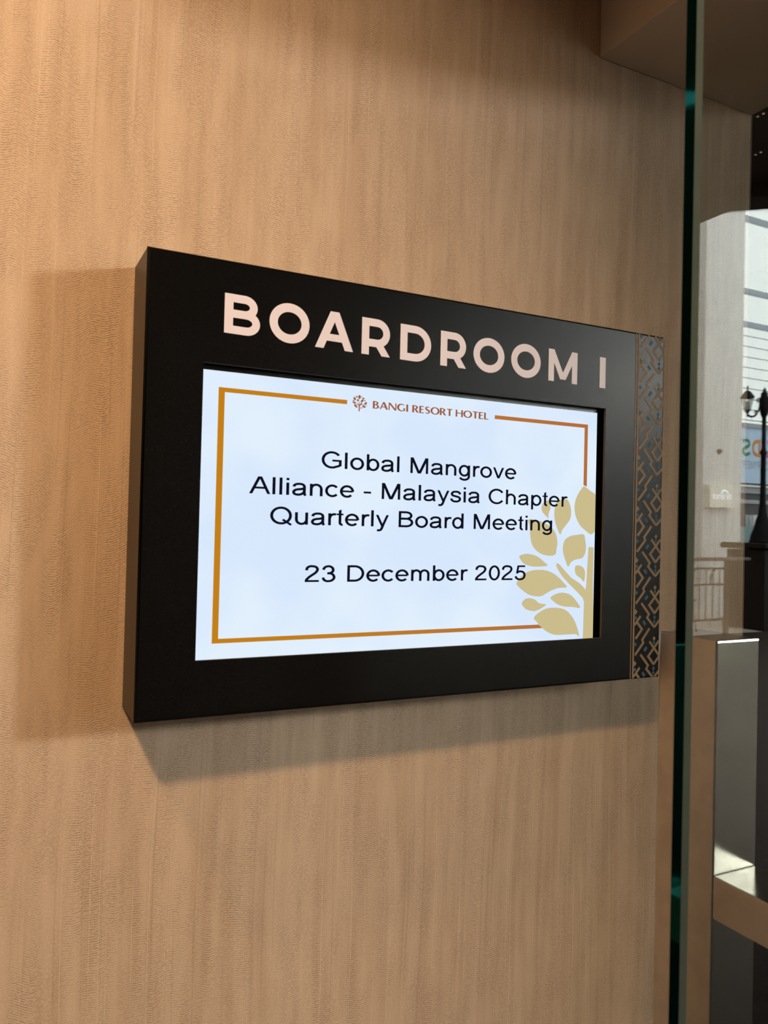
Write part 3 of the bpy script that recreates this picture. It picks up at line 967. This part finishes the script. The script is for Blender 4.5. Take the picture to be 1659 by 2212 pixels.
facing_text('lettering', 'the terrace', 11.345, 10.885, 0.745, 0.105 / 716.0, -9.5155, M_LIT, tb)
ar = ribbon(arc(11.18, 0.825, 0.085, 0.075, 8, 172, 16), 0.03)
under(flat('arch_emblem', ar, -9.5155, M_LIT, None, True), tb)

bm = bmesh.new()
add_lathe(bm, [(0.048, 0), (0.048, 0.012), (0.030, 0.022), (0.026, 0.05), (0.0, 0.056)], n=16)
k = build('wall_fixture', bm, M_KNOB, None, (11.18, -9.651, 1.578), True)
k.rotation_euler = (-PI / 2, 0, 0)
tag(k, 'small brown round fixture on the white pillar above the cream sign', 'fixture')

# glazed wall
win = thing('window_1', 'tall glazed wall of bright panes with grey transoms mirrored in the glass', 'window', (17.0, -13.6, 1.4), None, 'structure')
wx0, wx1 = 11.9, 22.0
zs_ = [2.80, 5.42, 6.25, 8.08, 10.2]
for z in zs_:
    under(box('transom', (wx0, -13.68, z - 0.055), (wx1, -13.55, z + 0.055), M_MULL), win)
for x in (wx0, 18.6, wx1):
    under(box('mullion', (x - 0.05, -13.70, 2.80), (x + 0.05, -13.57, 10.2), M_MULL), win)
for za, zb in zip(zs_, zs_[1:]):
    for xa, xb in ((wx0 + 0.05, 18.55), (18.65, wx1 - 0.05)):
        under(box('pane', (xa, -13.640, za + 0.055), (xb, -13.632, zb - 0.055), M_WGLASS), win)
for i in range(9):
    z = 3.02 + i * 0.264
    under(box('glazing_bar', (wx0 + 0.05, -13.63, z - 0.008), (18.55, -13.60, z + 0.008), M_MULL), win)

bn = thing('banner', 'pale blue kids corner banner under the glazed wall, mirrored', 'banner', (17.4, -13.2, 1.396))
under(box('sheet', (16.10, -13.17, 1.396), (18.7, -13.15, 2.74), M_BANNER), bn)
under(box('top_rail', (16.10, -13.20, 2.74), (18.7, -13.10, 2.84), M_GREYSTRIP), bn)
LC = {'S': (0.05, 0.20, 0.09), 'D': (0.50, 0.21, 0.04), 'I': (0.06, 0.12, 0.35), 'K': (0.45, 0.03, 0.22)}
KG = {'S': rb(catmull([(560, 560), (480, 640), (340, 655), (180, 620), (130, 520), (190, 420), (340, 365), (500, 300), (560, 190), (480, 90), (330, 62), (180, 85), (90, 170)], 6), 135),
      'D': rb([(150, 0), (150, 716)], 150) + rb([(80, 642), (320, 642)] + arc(330, 358, 270, 284, 90, -90, 20) + [(80, 74)], 150),
      'I': ln(110, 0, 110, 716, 150),
      'K': ln(150, 0, 150, 716, 150) + para(560, 716, 220, 330, 190) + para(280, 400, 590, 0, 190)}
for ch, xl, xr in (('K', 17.27, 16.99), ('I', 16.93, 16.84), ('D', 16.79, 16.48), ('S', 16.43, 16.13)):
    P = place(KG[ch], -xl, -xr, 2.045, 0.42 / 716.0)
    P = [[(-x, z) for x, z in Q] for Q in P]
    under(flat('letter', P, -13.148, mat('letter_' + ch.lower(), LC[ch], 0.6), None, True), bn)
M_GREYTXT = mat('grey_lettering', (0.22, 0.26, 0.27), 0.6)
for i, ch in enumerate('CORNER'):
    facing_text('small_letter', ch, 17.12 - i * 0.17, 17.12 - i * 0.17 - 0.135, 1.745, 0.19 / 716.0, -13.148, M_GREYTXT, bn)

sf = thing('shopfront', 'dark shop counter below the blue banner with pale ledge, mirrored', 'counter', (17.5, -13.4, FLOOR))
under(box('ledge', (15.0, -13.50, 1.300), (20.5, -13.12, 1.350), M_WHITE), sf)
under(box('fascia', (15.0, -13.46, 1.150), (20.5, -13.20, 1.298), M_GREYSTRIP), sf)
under(box('dark_panel', (15.0, -13.50, FLOOR), (20.5, -13.34, 1.149), M_DARKGLASS), sf)
under(box('shelf', (15.2, -13.339, 0.90), (20.3, -13.20, 0.995), M_GREYSTRIP), sf)
under(box('counter', (15.2, -13.339, FLOOR), (20.3, -12.80, 0.33), M_TEAL), sf)
for x, w, c in ((16.20, 0.05, M_GREYSTRIP), (16.34, 0.07, M_GREYSTRIP), (16.50, 0.07, M_WHITE)):
    under(box('menu_card', (x - w, -13.05, 0.331), (x + w, -13.03, 0.62), c, None), sf)

# cast iron lamp post with two lanterns
LX, LY = 10.755, -8.451
lampt = thing('lamp_post', 'black cast iron lamp post with hanging lanterns standing on the plinth, mirrored', 'lamp', (LX, LY, 0.0268))
bm = bmesh.new()
add_lathe(bm, [(0.20, 1.315), (0.20, 1.345), (0.185, 1.36), (0.18, 1.42), (0.125, 1.58), (0.105, 1.68), (0.065, 1.80), (0.062, 1.90)], n=18)
build('base', bm, M_IRON, lampt, None, True)
bm = bmesh.new()
add_lathe(bm, [(0.055, 1.88), (0.050, 1.95), (0.044, 2.2), (0.042, 2.75), (0.060, 2.77), (0.060, 2.80), (0.036, 2.83), (0.032, 3.40)], n=14)
build('pole', bm, M_IRON, lampt, None, True)
bm = bmesh.new()
add_lathe(bm, [(0.034, 3.36), (0.06, 3.42), (0.075, 3.52), (0.085, 3.62), (0.07, 3.68), (0.05, 3.72), (0.06, 3.75), (0.02, 3.79), (0.025, 3.81), (0.0, 3.86)], n=14)
build('finial_head', bm, M_IRON, lampt, None, True)


def lantern(sx):
    cx = sx * 0.405
    rt = bmesh.new()
    add_lathe(rt, [(0.110, 3.635), (0.108, 3.655), (0.068, 3.715), (0.04, 3.745), (0.012, 3.76), (0.012, 3.80), (0.018, 3.81), (0.0, 3.845)], cx, 0, 6)
    la = build('lantern', rt, M_IRON, lampt)
    gm = bmesh.new()
    add_lathe(gm, [(0.042, 3.445), (0.080, 3.632)], cx, 0, 6)
    build('lantern_glass', gm, M_LAMPGLASS, la)
    fm = bmesh.new()
    for k in range(6):
        a = 2 * PI * k / 6
        add_tube(fm, [(cx + 0.045 * math.cos(a), 0.045 * math.sin(a), 3.44), (cx + 0.086 * math.cos(a), 0.086 * math.sin(a), 3.637)], 0.007, 5)
    add_lathe(fm, [(0.0, 3.33), (0.014, 3.345), (0.012, 3.385), (0.038, 3.42), (0.052, 3.445), (0.0, 3.447)], cx, 0, 8)
    build('lantern_frame', fm, M_IRON, la)
    bm = bmesh.new()
    add_lathe(bm, [(0.016, 3.447), (0.016, 3.50), (0.024, 3.52), (0.022, 3.58), (0.0, 3.60)], cx, 0, 8)
    build('bulb', bm, mat('frosted_bulb', (0.55, 0.53, 0.48), 0.6), la)
    am = bmesh.new()
    add_tube(am, catmull([(cx, 0, 3.375), (cx * .80, 0, 3.345), (cx * .52, 0, 3.375), (cx * .34, 0, 3.47), (cx * .25, 0, 3.56), (cx * .15, 0, 3.60)], 5), 0.015, 6)
    add_tube(am, catmull([(cx * .42, 0, 3.42), (cx * .50, 0, 3.455), (cx * .56, 0, 3.43), (cx * .52, 0, 3.40)], 4), 0.010, 5)
    add_tube(am, catmull([(cx * .24, 0, 3.58), (cx * .36, 0, 3.66), (cx * .44, 0, 3.63), (cx * .38, 0, 3.59)], 4), 0.010, 5)
    build('bracket_arm', am, M_IRON, lampt)


lantern(-1)
lantern(1)
for ch in lampt.children_recursive:
    ch.data.transform(Matrix.Translation((0, 0, -1.315)))
lampt.scale = (0.965, 0.965, 0.965)

# dark joinery block
bk = thing('plinth', 'dark brown timber plinth with moulded top beside the railing, mirrored', 'plinth', (10.77, -8.46, FLOOR))
under(box('body', (10.39, -8.804, FLOOR), (11.15, -8.121, -0.075), M_BROWNWOOD, None, 0.006), bk)
bm = bmesh.new()
add_box(bm, (10.312, -8.882, -0.062), (11.228, -8.043, 0.027), 0.03, 4)
under(build('moulded_top', bm, M_BROWNWOOD), bk)

# railing
rl = thing('railing', 'brown iron railing with timber handrail before the white pillar, mirrored', 'railing', (8.0, -7.551, FLOOR))
under(box('handrail', (5.9, -7.60, -0.208), (9.30, -7.505, -0.160), M_RAILWOOD, None, 0.012, 3), rl)
for z, hh in ((-0.309, 0.012), (-0.526, 0.012), (-0.998, 0.012)):
    under(box('rail', (5.9, -7.565, z - hh), (8.86, -7.538, z + hh), M_RAILIRON), rl)
for x in (5.93, 7.40, 8.87):
    under(box('post', (x - 0.025, -7.576, FLOOR), (x + 0.025, -7.526, -0.21), M_RAILIRON), rl)
bal = None
for i in range(22):
    x = 6.05 + i * 0.128
    if abs(x - 7.40) < 0.04:
        continue
    if bal is None:
        bm = bmesh.new()
        add_tube(bm, [(0, 0, FLOOR + 0.302), (0, 0, -0.321)], 0.0085, 6)
        bal = under(build('baluster', bm, M_RAILIRON), rl)
        mesh = bal.data
        bal.location = Vector((x, -7.551, 0)) - rl.location
    else:
        b2 = bal.copy()
        COL.objects.link(b2)
        b2.location = Vector((x, -7.551, 0)) - rl.location
for x in (6.6, 7.0, 7.85, 8.25, 8.62):
    bm = bmesh.new()
    add_tube(bm, catmull([(x - .055, -7.551, -0.52), (x - .05, -7.551, -0.42), (x, -7.551, -0.345), (x + .03, -7.551, -0.325)], 5), 0.010, 6)
    under(build('scroll', bm, M_RAILIRON), rl)


def iron_chair(x, y, rz, label):
    t = thing('iron_chair', label, 'chair', (x, y, FLOOR), 'iron cafe chairs behind the railing', None, rz)
    bm = bmesh.new()
    add_lathe(bm, [(0.19, 0.44), (0.2, 0.45), (0.2, 0.465), (0.19, 0.475)], n=18)
    build('seat', bm, M_RAILIRON, t)
    for a in (45, 135, 225, 315):
        c, s = math.cos(math.radians(a)), math.sin(math.radians(a))
        bm = bmesh.new()
        add_tube(bm, [(c * .16, s * .16, .44), (c * .19, s * .19, .2), (c * .23, s * .23, 0)], 0.011, 6)
        build('leg', bm, M_RAILIRON, t)
    bm = bmesh.new()
    add_tube(bm, catmull([(-.19, -.12, .45), (-.21, -.2, .65), (-.16, -.235, .84), (0, -.245, .90), (.16, -.235, .84), (.21, -.2, .65), (.19, -.12, .45)], 6), 0.011, 6)
    for u in (-.09, 0, .09):
        add_tube(bm, catmull([(u * .6, -.17, .47), (u * 1.3, -.215, .68), (u, -.24, .87)], 5), 0.007, 5)
    build('backrest', bm, M_RAILIRON, t)


iron_chair(9.25, -8.65, 0.5, 'dark iron cafe chair behind the railing nearest the plinth, mirrored')
iron_chair(8.55, -8.45, -0.7, 'dark iron cafe chair behind the railing farther from the plinth, mirrored')

# tiny ceiling lamps whose sparkle shows in the glass
for x, y, lab in ((1.99, -1.78, 'tiny recessed ceiling light nearer the door, mirrored in the glass'), (2.20, -1.95, 'tiny recessed ceiling light beside the header beam, mirrored in the glass')):
    t = thing('downlight', lab, 'light', (x, y, CEIL), 'tiny ceiling lights')
    bm = bmesh.new()
    add_lathe(bm, [(0.012, -0.004), (0.03, -0.004), (0.032, 0.0)], n=20)
    build('trim_ring', bm, M_CEIL, t)
    bm = bmesh.new()
    add_lathe(bm, [(0.004, -0.0065), (0.004, -0.0042)], n=12)
    build('lens', bm, M_LED, t)
